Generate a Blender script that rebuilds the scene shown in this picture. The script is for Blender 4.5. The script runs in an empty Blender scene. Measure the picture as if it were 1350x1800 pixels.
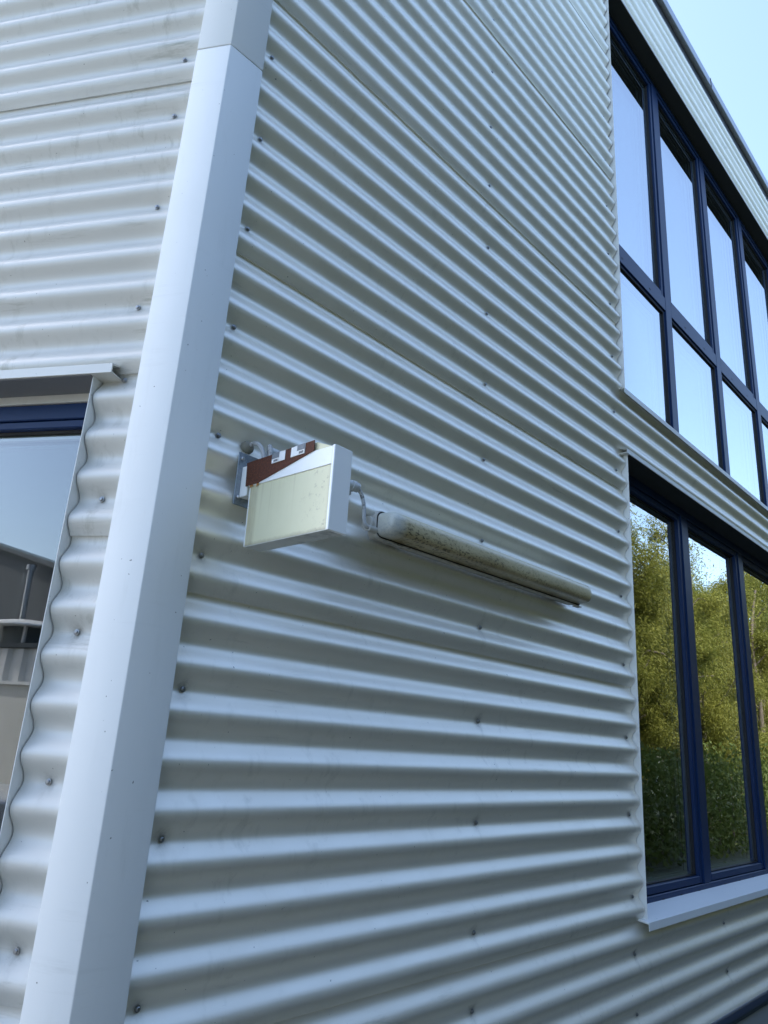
import bpy, bmesh, math, random
from mathutils import Vector, Matrix, noise as mnoise
R = math.radians
random.seed(7)
sc = bpy.context.scene
col = sc.collection

# ------------------------------------------------------------------ camera
cam_d = bpy.data.cameras.new('camera'); cam = bpy.data.objects.new('camera', cam_d); col.objects.link(cam)
cr = Vector((0.67959006, -0.73103047, 0.06125194)); cu = Vector((-0.26157431, -0.16346513, 0.95124026)); cf = Vector((0.68537306, 0.66247536, 0.30230807))
m3 = Matrix((cr, cu, -cf)).transposed()
cam.matrix_world = Matrix.Translation((-0.8379, -1.5889, 1.65)) @ m3.to_4x4()
cam_d.sensor_fit = 'HORIZONTAL'; cam_d.sensor_width = 36.0; cam_d.lens = 36.0 * 1277.97 / 1350.0
cam_d.clip_start = 0.02; cam_d.clip_end = 2000
sc.camera = cam
# ------------------------------------------------------------------ sky and sun
SUN_EL = R(43); SUN_AZ = math.atan2(-0.36, 0.933)          # azimuth from +Y towards +X
w = bpy.data.worlds.new('World'); sc.world = w; w.use_nodes = True
nt = w.node_tree; bg = nt.nodes['Background']
sky = nt.nodes.new('ShaderNodeTexSky'); sky.sky_type = 'NISHITA'; sky.sun_disc = False
sky.sun_elevation = SUN_EL; sky.sun_rotation = SUN_AZ
sky.air_density = 1.0; sky.dust_density = 2.0; sky.ozone_density = 1.0; sky.altitude = 300
nt.links.new(sky.outputs[0], bg.inputs[0]); bg.inputs[1].default_value = 0.15
sd = bpy.data.lights.new('sun', 'SUN'); sd.energy = 2.0; sd.angle = R(0.5); sd.color = (1.0, 0.97, 0.93)
so = bpy.data.objects.new('sun', sd); col.objects.link(so)
sdir = Vector((math.sin(SUN_AZ) * math.cos(SUN_EL), math.cos(SUN_AZ) * math.cos(SUN_EL), math.sin(SUN_EL)))
so.rotation_euler = sdir.to_track_quat('Z', 'Y').to_euler(); so.location = (0, 0, 30)
# ------------------------------------------------------------------ exposure
vs = sc.view_settings; vs.view_transform = 'Standard'; vs.look = 'None'; vs.exposure = 1.92; vs.gamma = 1.0; vs.use_curve_mapping = False
sc.cycles.use_denoising = True
sc.cycles.max_bounces = 10; sc.cycles.transparent_max_bounces = 16

# ================================================================== helpers
class MB:
    def __init__(s): s.v = []; s.f = []
    def add(s, vs, fs):
        n = len(s.v); s.v += [tuple(v) for v in vs]; s.f += [tuple(i + n for i in f) for f in fs]; return s
    def prism(s, pts, fn, a, b):                    # pts 2D polygon, fn(u, v, t) -> point
        n = len(pts)
        s.add([fn(u, v, a) for u, v in pts] + [fn(u, v, b) for u, v in pts],
              [tuple(range(n))[::-1], tuple(range(n, 2 * n))] + [(i, (i + 1) % n, n + (i + 1) % n, n + i) for i in range(n)])
        return s
    def fbox(s, F, a0, a1, o0, o1, z0, z1):
        return s.prism([(a0, o0), (a1, o0), (a1, o1), (a0, o1)], lambda u, v, t: F(u, v, t), z0, z1)
    def tube(s, pts, rad, seg=10, cap=True, smooth=6):
        pts = [Vector(p) for p in pts]
        if smooth and len(pts) > 2:
            q = []
            for i in range(len(pts) - 1):
                p0 = pts[max(i - 1, 0)]; p1 = pts[i]; p2 = pts[i + 1]; p3 = pts[min(i + 2, len(pts) - 1)]
                for k in range(smooth):
                    t = k / smooth
                    q.append(0.5 * ((2 * p1) + (p2 - p0) * t + (2 * p0 - 5 * p1 + 4 * p2 - p3) * t * t + (3 * p1 - p0 - 3 * p2 + p3) * t ** 3))
            q.append(pts[-1]); pts = q
        n = len(pts); vs = []; fs = []
        up = Vector((0.13, 0.31, 0.94))
        for i, p in enumerate(pts):
            d = (pts[min(i + 1, n - 1)] - pts[max(i - 1, 0)]).normalized()
            a = d.cross(up)
            if a.length < 1e-3: a = d.cross(Vector((1, 0, 0)))
            a.normalize(); b = d.cross(a)
            rr = rad(i / (n - 1)) if callable(rad) else rad
            for k in range(seg):
                an = 2 * math.pi * k / seg
                vs.append(p + a * math.cos(an) * rr + b * math.sin(an) * rr)
        for i in range(n - 1):
            for k in range(seg):
                fs.append((i * seg + k, i * seg + (k + 1) % seg, (i + 1) * seg + (k + 1) % seg, (i + 1) * seg + k))
        if cap: fs += [tuple(range(seg))[::-1], tuple(range((n - 1) * seg, n * seg))]
        return s.add(vs, fs)
    def mesh(s, name, mat=None, bevel=0, smooth=False, seg=1, recalc=True, angle=35):
        me = bpy.data.meshes.new(name); me.from_pydata(s.v, [], s.f)
        if recalc or bevel:
            bm = bmesh.new(); bm.from_mesh(me)
            if recalc: bmesh.ops.recalc_face_normals(bm, faces=bm.faces)
            if bevel:
                ed = [e for e in bm.edges if len(e.link_faces) == 2 and e.calc_face_angle(0) > R(20)]
                bmesh.ops.bevel(bm, geom=ed, offset=bevel, segments=seg, affect='EDGES', profile=0.5, clamp_overlap=True)
            bm.to_mesh(me); bm.free()
        if smooth:
            me.polygons.foreach_set('use_smooth', [True] * len(me.polygons))
            if smooth == 'auto': me.set_sharp_from_angle(angle=R(angle))
        if mat: me.materials.append(mat)
        me.update(); return me
    def build(s, name, mat, parent=None, **k):
        return link(name, s.mesh(name, mat, **k), parent)

def link(name, me, parent=None):
    o = bpy.data.objects.new(name, me); col.objects.link(o)
    if parent is not None:
        o.parent = parent
        if parent.type == 'EMPTY': o.location = -Vector(parent.location)
    return o
def thing(name, label, cat, loc=(0, 0, 0), group=None, kind=None):
    o = bpy.data.objects.new(name, None); col.objects.link(o); o.location = loc; o.empty_display_size = 0.2
    return tag(o, label, cat, group, kind)
def tag(o, label=None, cat=None, group=None, kind=None):
    if label: o['label'] = label
    if cat: o['category'] = cat
    if group: o['group'] = group
    if kind: o['kind'] = kind
    return o
FR = lambda a, o, z: Vector((a, -o, z))                                   # long facade: along +x, outward -y
S60 = math.sin(R(60))
FL = lambda a, o, z: Vector((-0.5 * a - S60 * o, S60 * a - 0.5 * o, z))   # short facade, 120 degrees round the corner

# ------------------------------------------------------------------ materials
def mat(name, base=(.5, .5, .5), rough=.5, metal=0., spec=.5, coat=0.):
    m = bpy.data.materials.new(name); m.use_nodes = True
    b = m.node_tree.nodes['Principled BSDF']
    b.inputs['Base Color'].default_value = (*base, 1); b.inputs['Roughness'].default_value = rough
    b.inputs['Metallic'].default_value = metal; b.inputs['Specular IOR Level'].default_value = spec
    b.inputs['Coat Weight'].default_value = coat
    return m, m.node_tree, b
def N(nt, t, **k):
    n = nt.nodes.new(t)
    for a, v in k.items(): setattr(n, a, v)
    return n
def coords(nt, scale=(1, 1, 1)):
    tc = N(nt, 'ShaderNodeTexCoord'); mp = N(nt, 'ShaderNodeMapping'); mp.inputs['Scale'].default_value = scale
    nt.links.new(tc.outputs['Object'], mp.inputs[0]); return mp.outputs[0]
def noise_t(nt, vec, scale, detail=4, rough=.6):
    n = N(nt, 'ShaderNodeTexNoise'); n.inputs['Scale'].default_value = scale; n.inputs['Detail'].default_value = detail; n.inputs['Roughness'].default_value = rough
    nt.links.new(vec, n.inputs['Vector']); return n.outputs['Fac']
def ramp(nt, fac, a, b, lo=0., hi=1.):
    r = N(nt, 'ShaderNodeMapRange'); r.inputs[1].default_value = a; r.inputs[2].default_value = b; r.inputs[3].default_value = lo; r.inputs[4].default_value = hi
    nt.links.new(fac, r.inputs[0]); return r.outputs[0]
def mul(nt, a, b):
    n = N(nt, 'ShaderNodeMath', operation='MULTIPLY'); nt.links.new(a, n.inputs[0])
    if isinstance(b, (int, float)): n.inputs[1].default_value = b
    else: nt.links.new(b, n.inputs[1])
    return n.outputs[0]
def mix(nt, fac, a, b):
    n = N(nt, 'ShaderNodeMix', data_type='RGBA')
    if isinstance(fac, (int, float)): n.inputs[0].default_value = fac
    else: nt.links.new(fac, n.inputs[0])
    for s, x in ((6, a), (7, b)):
        if isinstance(x, tuple): n.inputs[s].default_value = (*x, 1)
        else: nt.links.new(x, n.inputs[s])
    return n.outputs[2]
def bump(nt, b, h, strength, dist=.01):
    n = N(nt, 'ShaderNodeBump'); n.inputs['Strength'].default_value = strength; n.inputs['Distance'].default_value = dist
    nt.links.new(h, n.inputs['Height']); nt.links.new(n.outputs[0], b.inputs['Normal'])

def paint(name, base, rough, dirt=(.16, .165, .11), amount=.5, spots=True, metal=.62, thr=0.):
    m, t, b = mat(name, base, rough, metal)
    v = coords(t)
    big = ramp(t, noise_t(t, v, 1.7, 3), .42 - thr, .72 - thr)
    streak = ramp(t, noise_t(t, coords(t, (9, 9, 1.3)), 3.0, 5, .7), .55 - thr, .78 - thr)
    smear = ramp(t, noise_t(t, coords(t, (1.2, 1.2, 14)), 2.2, 6, .75), .56 - thr, .72 - thr)
    f1 = mul(t, mul(t, big, streak), amount)
    f2 = mul(t, mul(t, smear, ramp(t, noise_t(t, v, 3.1, 2), .5 - thr, .66 - thr)), amount * .9)
    c = mix(t, f1, base, dirt); c = mix(t, f2, c, dirt)
    tone = ramp(t, noise_t(t, v, .8, 2), .3, .7, .0, .10)
    c = mix(t, tone, c, tuple(x * .72 for x in base))
    ga = N(t, 'ShaderNodeAttribute', attribute_name='grime')
    c = mix(t, mul(t, ga.outputs['Fac'], ramp(t, noise_t(t, v, 130, 3), .3, .65, .45, 1.)), c, (.11, .105, .075))
    if spots:
        sp = ramp(t, noise_t(t, v, 95, 1), .78, .82)
        c = mix(t, mul(t, sp, .7), c, (.05, .05, .04))
    t.links.new(c, b.inputs['Base Color'])
    rr = ramp(t, noise_t(t, v, 6, 4), .3, .7, rough * .93, rough * 1.08); t.links.new(rr, b.inputs['Roughness'])
    bump(t, b, noise_t(t, v, 260, 2), .03, .002)
    return m
M = {}
M['clad'] = paint('cladding_paint', (.94, .905, .81), .48, amount=.4, metal=.62)
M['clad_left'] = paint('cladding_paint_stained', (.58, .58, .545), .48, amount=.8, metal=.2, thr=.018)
M['trim'] = paint('trim_paint', (.78, .80, .79), .8, amount=.16, metal=.1)
M['flash'] = paint('flashing_paint', (.61, .605, .56), .40, amount=.35, metal=.15)
M['blue'] = mat('blue_frame_paint', (.009, .028, .090), .38, spec=.22)[0]
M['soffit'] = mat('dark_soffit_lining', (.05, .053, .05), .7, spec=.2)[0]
M['blue_dark'] = mat('dark_blue_rail_paint', (.035, .05, .085), .38)[0]
M['gasket'] = mat('black_rubber', (.012, .012, .014), .6)[0]
M['spacer'] = mat('spacer_bar', (.62, .64, .65), .4, .2)[0]
M['black'] = mat('black_gap', (.01, .01, .011), .7)[0]
M['zinc_trim'] = mat('roof_edge_metal', (.42, .44, .46), .35, .6)[0]
M['room'] = mat('room_plaster', (.30, .30, .29), .8)[0]
M['room_floor'] = mat('room_floor', (.10, .09, .08), .6)[0]
M['steel'] = mat('stainless_steel', (.55, .56, .57), .3, 1.)[0]
M['white_rod'] = mat('white_rod_paint', (.8, .8, .8), .4)[0]
M['screw'] = mat('screw_metal', (.30, .31, .32), .38, .9)[0]

def glass_mat():
    m = bpy.data.materials.new('window_glass'); m.use_nodes = True; t = m.node_tree; t.nodes.clear()
    out = N(t, 'ShaderNodeOutputMaterial'); mx = N(t, 'ShaderNodeMixShader')
    fr = N(t, 'ShaderNodeFresnel'); fr.inputs[0].default_value = 1.52; fac = ramp(t, fr.outputs[0], .045, .18, .15, .70)
    tr = N(t, 'ShaderNodeBsdfTransparent'); tr.inputs[0].default_value = (.62, .70, .67, 1)
    gl = N(t, 'ShaderNodeBsdfGlossy'); gl.inputs['Color'].default_value = (.95, .97, .98, 1); gl.inputs['Roughness'].default_value = 0.0
    t.links.new(fac, mx.inputs[0]); t.links.new(tr.outputs[0], mx.inputs[1]); t.links.new(gl.outputs[0], mx.inputs[2]); t.links.new(mx.outputs[0], out.inputs[0])
    return m
M['glass'] = glass_mat()

# ================================================================== building
PITCH = .111; DEPTH = .027; ZV = 3.7418                     # corrugation lattice (valleys at ZV + k*PITCH)
bld = thing('metal_clad_building', 'building clad in pale grey horizontal corrugated metal with blue framed windows', 'building')
SCREW_R = [(x, ZV - .333 * k) for x, ks in ((.146, range(-8, 9)), (1.352, range(-9, 9)), (2.519, range(-9, 9))) for k in ks]
SCREW_R += [(x, z) for x in (.146, 1.352, 2.519, 3.58, 4.64, 5.7, 6.76) for z in (.8558, .6338)] + [(x, 3.3338) for x in (3.58, 4.64, 5.7, 6.76)]
SCREW_L = [(.152, z) for z in (5.63, 5.297, 4.964, 4.631, 4.298, 3.965, 3.6308, 3.4088, 3.0758, 2.7428, 2.5208, 2.1878, 1.8548, 1.5218, 1.1888, .8558)]

def sheet_mesh(F, a0, a1, z0, z1, holes, screws, mtl, seed):
    """one corrugated sheet: z0..z1 with its lower edge lapping proud over the sheet below"""
    tuck = .035
    zs = set(); k = math.floor(z0 / PITCH * 14) * PITCH / 14
    n = int((z1 + tuck - z0) / (PITCH / 14)) + 1
    zs = [z0 + (z1 + tuck - z0) * i / n for i in range(n + 1)]
    for h in holes:
        for z in h[2:]:
            if z0 < z < z1 + tuck:
                j = min(range(len(zs)), key=lambda i: abs(zs[i] - z)); zs[j] = z
    nx = max(2, int((a1 - a0) / .07))
    xs = [a0 + (a1 - a0) * i / nx for i in range(nx + 1)]
    sx = sorted(set(q[0] for q in screws if a0 + .05 < q[0] < a1 - .05))
    xs = sorted([x for x in xs if all(abs(x - c) > .045 for c in sx)] + [c + d for c in sx for d in (-.04, -.028, -.019, -.012, -.005, .003, .011, .018, .027, .04) if a0 < c + d < a1])
    for h in holes:
        for x in h[:2]:
            if a0 < x < a1:
                j = min(range(len(xs)), key=lambda i: abs(xs[i] - x)); xs[j] = x
    vs = []; fs = []
    near = [s for s in screws if z0 - .1 < s[1] < z1 + .1]
    def off(a, z):
        o = .5 * DEPTH * (1 - math.cos(2 * math.pi * (z - ZV) / PITCH))
        lap = max(0., 1 - (z - z0) / .09); o += .0042 * lap * lap
        top = max(0., (z - (z1 - .03)) / .065); o -= .0035 * top
        o += .00017 * (mnoise.noise(Vector((a * 1.1 + seed, z * 3.0, seed))) + .3 * mnoise.noise(Vector((a * 3.7, z * 9, seed + 5))))
        for sa, sz in near:
            d2 = ((a - sa) / .06) ** 2 + ((z - sz) / .02) ** 2
            if d2 < 6: o -= .0016 * math.exp(-d2)
        return o
    for z in zs:
        for a in xs: vs.append(F(a, off(a, z), z))
    W = len(xs)
    for i in range(len(zs) - 1):
        zc = .5 * (zs[i] + zs[i + 1])
        for j in range(W - 1):
            ac = .5 * (xs[j] + xs[j + 1])
            if any(h[0] < ac < h[1] and h[2] < zc < h[3] for h in holes): continue
            fs.append((i * W + j, i * W + j + 1, (i + 1) * W + j + 1, (i + 1) * W + j))
    if not fs: return None
    b = len(vs)                                                   # folded lower lip: gives the lap its shadow line
    vs += [F(a, off(a, z0) - .0065, z0 + .001) for a in xs]
    fs += [(j, b + j, b + j + 1, j + 1) for j in range(W - 1) if not any(h[0] < .5 * (xs[j] + xs[j + 1]) < h[1] and h[2] < z0 < h[3] for h in holes)]
    mb = MB(); mb.add(vs, fs)
    me = mb.mesh('cladding_sheet', mtl, smooth=True, recalc=False)
    at = me.attributes.new('grime', 'FLOAT', 'POINT'); gv = []
    for z in zs + [z0]:
        for a in xs:
            g = 0.
            for sa, sz in near:
                if abs(a - sa) > .045 or not -.075 < z - sz < .035: continue
                am = .35 + .65 * abs(math.sin(sa * 37 + sz * 91))
                if sz > 2.3: am *= .35
                nn = mnoise.noise(Vector((a * 70, z * 70, seed)))
                d = math.hypot(a - sa + .004 * nn, (z - sz) * .8)
                g = max(g, am * (.75 + .5 * nn) * math.exp(-(d / .017) ** 2), am * .45 * math.exp(-((a - sa + .006 * nn) / .007) ** 2) * (1 if z < sz else 0) * max(0, 1 - (sz - z) / .07))
            lapd = z - z0
            g = max(g, .30 * math.exp(-(lapd / .016)) * max(0, mnoise.noise(Vector((a * 4 + seed * 7, lapd * 30, seed))) + .35))
            gv.append(min(1., max(0., g)))
    at.data.foreach_set('value', gv)
    bm = bmesh.new(); bm.from_mesh(me)
    bmesh.ops.delete(bm, geom=[v for v in bm.verts if not v.link_faces], context='VERTS'); bm.to_mesh(me); bm.free()
    me.set_sharp_from_angle(angle=R(50))
    return me

J = 2.585
HOLES_R = [(J, 8.9, .982, 3.19), (J, 8.9, 3.553, 6.655)]
HOLES_L = [(.222, 2.3, .982, 2.535)]
CUT_R = [(h[0] - .004,) + h[1:] for h in HOLES_R]; CUT_L = [(h[0] - .0045,) + h[1:] for h in HOLES_L]
TOP = 7.285
wallR = link('facade_wall', None, bld) if False else None
def wall_root(name):                                              # a plain backing board carries the sheets of one facade
    return name
def backing(F, a_end, holes, z1):
    mb = MB(); o0, o1 = -.20, -.012
    xs = sorted(set([.02, a_end] + [x + d for h in holes for x, d in ((h[0], -.0), (h[1], .0))]))
    zs = sorted(set([.0, z1] + [z for h in holes for z in h[2:]]))
    for i in range(len(xs) - 1):
        for j in range(len(zs) - 1):
            ac = .5 * (xs[i] + xs[i + 1]); zc = .5 * (zs[j] + zs[j + 1])
            if any(h[0] < ac < h[1] and h[2] < zc < h[3] for h in holes): continue
            mb.fbox(F, xs[i], xs[i + 1], o0, o1, zs[j], zs[j + 1])
    return mb
wR = backing(FR, 14, HOLES_R, 7.3).build('wall', M['black'], bld)
wL = backing(FL, 12, HOLES_L, 7.3).build('wall', M['black'], bld)
seamsR = [.47, .979, 1.978, 2.977, 3.976, 4.975, 5.974, 6.973, TOP]
seamsL = [.3, 1.091, 2.091, 2.536, 3.534, 4.533, 5.532, 6.531, TOP]
for k in range(len(seamsR) - 1):
    for a0, a1 in ((.05, 8.9), (8.9, 13.5)):
        me = sheet_mesh(FR, a0, a1, seamsR[k], seamsR[k + 1], CUT_R, SCREW_R, M['clad'], k * 3.1)
        if me: link('cladding_sheet', me, wR)
for k in range(len(seamsL) - 1):
    for a0, a1 in ((.05, 2.3), (2.3, 6.0)):
        me = sheet_mesh(FL, a0, a1, seamsL[k], seamsL[k + 1], CUT_L, SCREW_L, M['clad_left'], 50 + k * 2.3)
        if me: link('cladding_sheet', me, wL)

def screw_mesh():
    mb = MB(); n = 10
    prof = [(.0074, 0), (.0074, .0018), (.0052, .0022), (.0052, .0048), (.0036, .006), (0, .0064)]
    vs = []; fs = []
    for r, h in prof[:-1]:
        for k in range(n):
            a = 2 * math.pi * k / n; vs.append((r * math.cos(a), -h, r * math.sin(a)))
    vs.append((0, -prof[-1][1], 0)); L = len(prof) - 1
    for i in range(L - 1):
        for k in range(n): fs.append((i * n + k, i * n + (k + 1) % n, (i + 1) * n + (k + 1) % n, (i + 1) * n + k))
    for k in range(n): fs.append(((L - 1) * n + k, (L - 1) * n + (k + 1) % n, len(vs) - 1))
    mb.add(vs, fs)
    return mb.mesh('screw', M['screw'], smooth='auto', angle=30)
scr = screw_mesh()
def put_screws(F, pts, holes, parent, rot):
    for a, z in pts:
        if any(h[0] - .01 < a < h[1] and h[2] - .03 < z < h[3] + .03 for h in holes): continue
        o = link('screw', scr, parent); o.location = F(a, .0016, z); o.rotation_euler = (random.uniform(-.06, .06), random.uniform(0, 1), rot)
put_screws(FR, SCREW_R, HOLES_R, wR, 0)
put_screws(FL, SCREW_L, HOLES_L, wL, -R(60))

# corner trim: folded sheet box in two lengths
def corner_trim(z0, z1, g):
    c = Vector((-.0289, -.05, 0)) * (1 + g)
    pts = [FR(.091, .05 + g, 0), c, FL(.081, .05 + g, 0), FL(.081, -.01, 0), Vector((.005, .01, 0)), FR(.091, -.01, 0)]
    mb = MB(); mb.prism([(p.x, p.y) for p in pts], lambda u, v, t: Vector((u, v, t)), z0, z1)
    return mb.build('corner_trim', M['trim'], bld, bevel=.0022, seg=2, smooth='auto')
corner_trim(0.02, 3.600, 0); corner_trim(3.6035, 7.31, .0012)

# ------------------------------------------------------------------ windows
def ring(mb, F, a0, a1, z0, z1, w, o0, o1):
    mb.fbox(F, a0, a0 + w, o0, o1, z0, z1); mb.fbox(F, a1 - w, a1, o0, o1, z0, z1)
    mb.fbox(F, a0 + w, a1 - w, o0, o1, z0, z0 + w); mb.fbox(F, a0 + w, a1 - w, o0, o1, z1 - w, z1)
def light(F, win, a0, a1, z0, z1, st, of, og):
    """one glazed light: sash ring of stile width st, gasket, double pane with its spacer bar"""
    mb = MB(); ring(mb, F, a0 + .003, a1 - .003, z0 + .003, z1 - .003, st, of - .065, of - .004); mb.build('sash', M['blue'], win, bevel=.0025, smooth='auto')
    i = st + .003
    mb = MB(); ring(mb, F, a0 + i, a1 - i, z0 + i, z1 - i, .006, og - .01, og + .012); mb.build('gasket', M['gasket'], win)
    j = i + .006
    mb = MB(); ring(mb, F, a0 + j, a1 - j, z0 + j, z1 - j, .013, og - .019, og - .006); mb.build('spacer_bar', M['spacer'], win)
    for o in (og, og - .024):
        mb = MB(); e = i + .001
        bow = random.choice((-1, 1)) * random.uniform(.0006, .0016); nu, nv = 10, 16; vv = []; ff = []     # slightly bowed, as sealed double panes are
        for q in range(nv + 1):
            for p_ in range(nu + 1):
                u, v = p_ / nu, q / nv; vv.append(F(a0 + e + (a1 - a0 - 2 * e) * u, o + bow * 16 * u * (1 - u) * v * (1 - v), z0 + e + (z1 - z0 - 2 * e) * v))
        for q in range(nv):
            for p_ in range(nu):
                k = q * (nu + 1) + p_; fc = (k, k + 1, k + nu + 2, k + nu + 1); ff.append(fc if F is FR else fc[::-1])
        mb.add(vv, ff); mb.build('pane', M['glass'], win, recalc=False, smooth=True)
def window_root(name, F, a0, a1, z0, z1, of, fr_w):
    mb = MB(); ring(mb, F, a0, a1, z0, z1, fr_w, of - .08, of)
    return mb.build('window', M['blue'], bld, bevel=.0025, smooth='auto')
def jamb(F, win, a, z0, z1, t=.0016, o0=-.078, o1=.0365):
    MB().fbox(F, a, a + t, o0, o1, z0, z1).build('jamb_flashing', M['trim'], win)
def slots(F, win, of, z, xs):
    for x in xs: MB().fbox(F, x - .011, x + .011, of - .004, of + .0012, z - .003, z + .003).build('drain_slot', M['gasket'], win)

OF = -.075; OG = -.116
# lower window of the long facade
A1 = 3.557 + 1.026 * 5 + .088
wl = window_root('w', FR, J - .008, A1, .985, 3.172, OF, .048)
mull = [3.557 + 1.026 * k for k in range(5)]
edges = [(J + .04, mull[0])] + [(mull[k] + .088, mull[k + 1]) for k in range(4)] + [(mull[4] + .088, A1 - .048)]
for x in mull: MB().fbox(FR, x, x + .088, OF - .079, OF + .001, 1.034, 3.122).build('mullion', M['blue'], wl, bevel=.0025, smooth='auto')
for a, b in edges: light(FR, wl, a, b, 1.034, 3.122, .036, OF - .003, OG)
jamb(FR, wl, J, .985, 3.196)
MB().fbox(FR, A1, 8.91, -.078, .0365, .985, 3.196).build('jamb_flashing', M['trim'], wl)
mb = MB(); mb.prism([(-.076, 1.006), (-.076, .990), (.056, .975), (.056, .949), (.0585, .9485), (.0585, .982)], lambda u, v, t: FR(t, u, v), J - .035, 8.94)
mb.build('sill', M['trim'], wl, bevel=.0008)
mb = MB(); mb.prism([(-.078, 3.1735), (-.078, 3.178), (.0475, 3.178), (.0475, 3.196), (.004, 3.206), (.004, 3.2085), (.050, 3.1985), (.050, 3.1735)], lambda u, v, t: FR(t, u, v), J - .033, 8.94)
mb.build('hood', M['flash'], wl, bevel=.0006)
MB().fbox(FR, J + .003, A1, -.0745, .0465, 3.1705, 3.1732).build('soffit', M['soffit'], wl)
slots(FR, wl, OF, 1.008, [2.80, 3.02, 3.24, 3.48, 3.86, 4.1, 4.34, 4.84, 5.1])
# upper window of the long facade
A2 = 3.53 + .955 * 5 + .095
wu = window_root('w', FR, J - .008, A2, 3.56, 6.65, OF, .05)
mull = [3.53 + .955 * k for k in range(5)]
T0, T1 = 4.585, 4.69
edges = [(J + .042, mull[0])] + [(mull[k] + .095, mull[k + 1]) for k in range(4)] + [(mull[4] + .095, A2 - .05)]
for x in mull: MB().fbox(FR, x, x + .095, OF - .079, OF + .001, 3.61, 6.60).build('mullion', M['blue'], wu, bevel=.0025, smooth='auto')
for a, b in edges:
    MB().fbox(FR, a, b, OF - .078, OF, T0, T1).build('transom', M['blue'], wu, bevel=.0025, smooth='auto')
    light(FR, wu, a, b, 3.61, T0, .010, OF - .006, OF - .024)
    light(FR, wu, a, b, T1, 6.60, .034, OF - .003, OF - .034)
    slots(FR, wu, OF, T0 + .04, [a + .25, b - .25])
jamb(FR, wu, J + .004, 3.56, 6.665)
MB().fbox(FR, A2, 8.91, -.078, .0365, 3.56, 6.665).build('jamb_flashing', M['trim'], wu)
mb = MB(); mb.prism([(-.076, 3.578), (-.076, 3.560), (.046, 3.55), (.046, 3.526), (.0485, 3.5255), (.0485, 3.556)], lambda u, v, t: FR(t, u, v), J - .03, 8.94)
mb.build('sill', M['flash'], wu, bevel=.0008)
mb = MB(); mb.prism([(-.078, 6.6515), (-.078, 6.656), (.030, 6.656), (.030, 6.672), (.0325, 6.672), (.0325, 6.6515)], lambda u, v, t: FR(t, u, v), J - .004, 8.92)
mb.build('hood', M['flash'], wu, bevel=.0006)
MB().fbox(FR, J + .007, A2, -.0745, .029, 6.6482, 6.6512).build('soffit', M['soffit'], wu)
# window of the short facade
OFL = -.055
wleft = window_root('w', FL, .222 + .002, 2.29, .985, 2.492, OFL, .046)
light(FL, wleft, .222 + .045, 2.245, 1.03, 2.447, .022, OFL - .002, OFL - .036)
jamb(FL, wleft, .2205, .985, 2.519, o0=-.09)
MB().fbox(FL, 2.29, 2.31, -.09, .0365, .985, 2.519).build('jamb_flashing', M['trim'], wleft)
MB().fbox(FL, .224, 2.29, -.062, -.05, 2.493, 2.5185).build('head_flashing', M['flash'], wleft)
mb = MB(); mb.prism([(-.062, 2.5195), (-.062, 2.524), (.046, 2.524), (.046, 2.540), (.001, 2.556), (.001, 2.559), (.0505, 2.546), (.0505, 2.5195)], lambda u, v, t: FL(t, u, v), .160, 2.34)
mb.build('hood', M['flash'], wleft, bevel=.0006)
MB().fbox(FL, .2235, 2.289, -.049, .045, 2.5165, 2.5192).build('soffit', mat('grey_soffit_lining', (.14, .145, .15), .6)[0], wleft)
mb = MB(); mb.prism([(-.06, 1.0), (-.06, .985), (.05, .975), (.05, .95), (.053, .95), (.053, .98)], lambda u, v, t: FL(t, u, v), .19, 2.33)
mb.build('sill', M['trim'], wleft, bevel=.0008)

# roof edge, shell and rooms
mb = MB(); mb.fbox(FR, .1, 13.6, -.15, .008, TOP + .004, 7.40); mb.fbox(FL, .1, 6.1, -.15, .008, TOP + .004, 7.40); mb.build('eaves_gap', M['black'], bld)
pl = [FR(14, .045, 0), Vector((-.026, -.045, 0)), FL(12, .045, 0), Vector((-6, 16, 0)), Vector((14, 16, 0))]
mb = MB(); mb.prism([(p.x, p.y) for p in pl], lambda u, v, t: Vector((u, v, t)), 7.402, 7.50); roof = mb.build('roof', M['zinc_trim'], bld, bevel=.004)
for k in range(5): MB().fbox(FR, 2.2 + 2.4 * k, 2.2 + 2.4 * k + .012, .0452, .0475, 7.400, 7.502).build('roof_joint', M['black'], roof)
mb = MB(); mb.fbox(FR, 13.7, 14, -16, -.2, 0, 7.4); mb.prism([(-6, 15.8), (14, 15.8), (14, 16), (-6, 16)], lambda u, v, t: Vector((u, v, t)), 0, 7.4); mb.prism([(-6, 10.4), (-5.8, 10.4), (-5.8, 15.8), (-6, 15.8)], lambda u, v, t: Vector((u, v, t)), 0, 7.4)
mb.build('back_wall', M['flash'], bld)
def room(F, a0, a1, z0, z1, d, nm):
    mb = MB(); o0 = -.205 - d; o1 = -.205; t = .05
    mb.fbox(F, a0, a1, o0 - t, o0, z0, z1); mb.fbox(F, a0 - t, a0, o0, o1, z0, z1); mb.fbox(F, a1, a1 + t, o0, o1, z0, z1); mb.fbox(F, a0, a1, o0, o1, z1, z1 + t)
    r = mb.build('room', M['room'], bld)
    MB().fbox(F, a0, a1, o0, o1, z0 - t, z0).build('floor', M['room_floor'], r)
    return r
rl = room(FR, 2.3, 9.2, .5, 3.35, 4.5, '')
room(FR, 2.3, 9.2, 3.46, 6.9, 4.5, '')
room(FL, .9, 2.6, .5, 2.75, 1.6, '')
MB().fbox(FR, 2.35, 9.15, -.45, -.206, .96, .99).build('window_ledge', M['room'], rl)
for z in (1.363, 1.107):
    MB().tube([FR(2.5, -.2, z), FR(8.8, -.2, z)], .006, 8, smooth=0).build('guard_rod', M['white_rod'], wl, smooth='auto')
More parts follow.
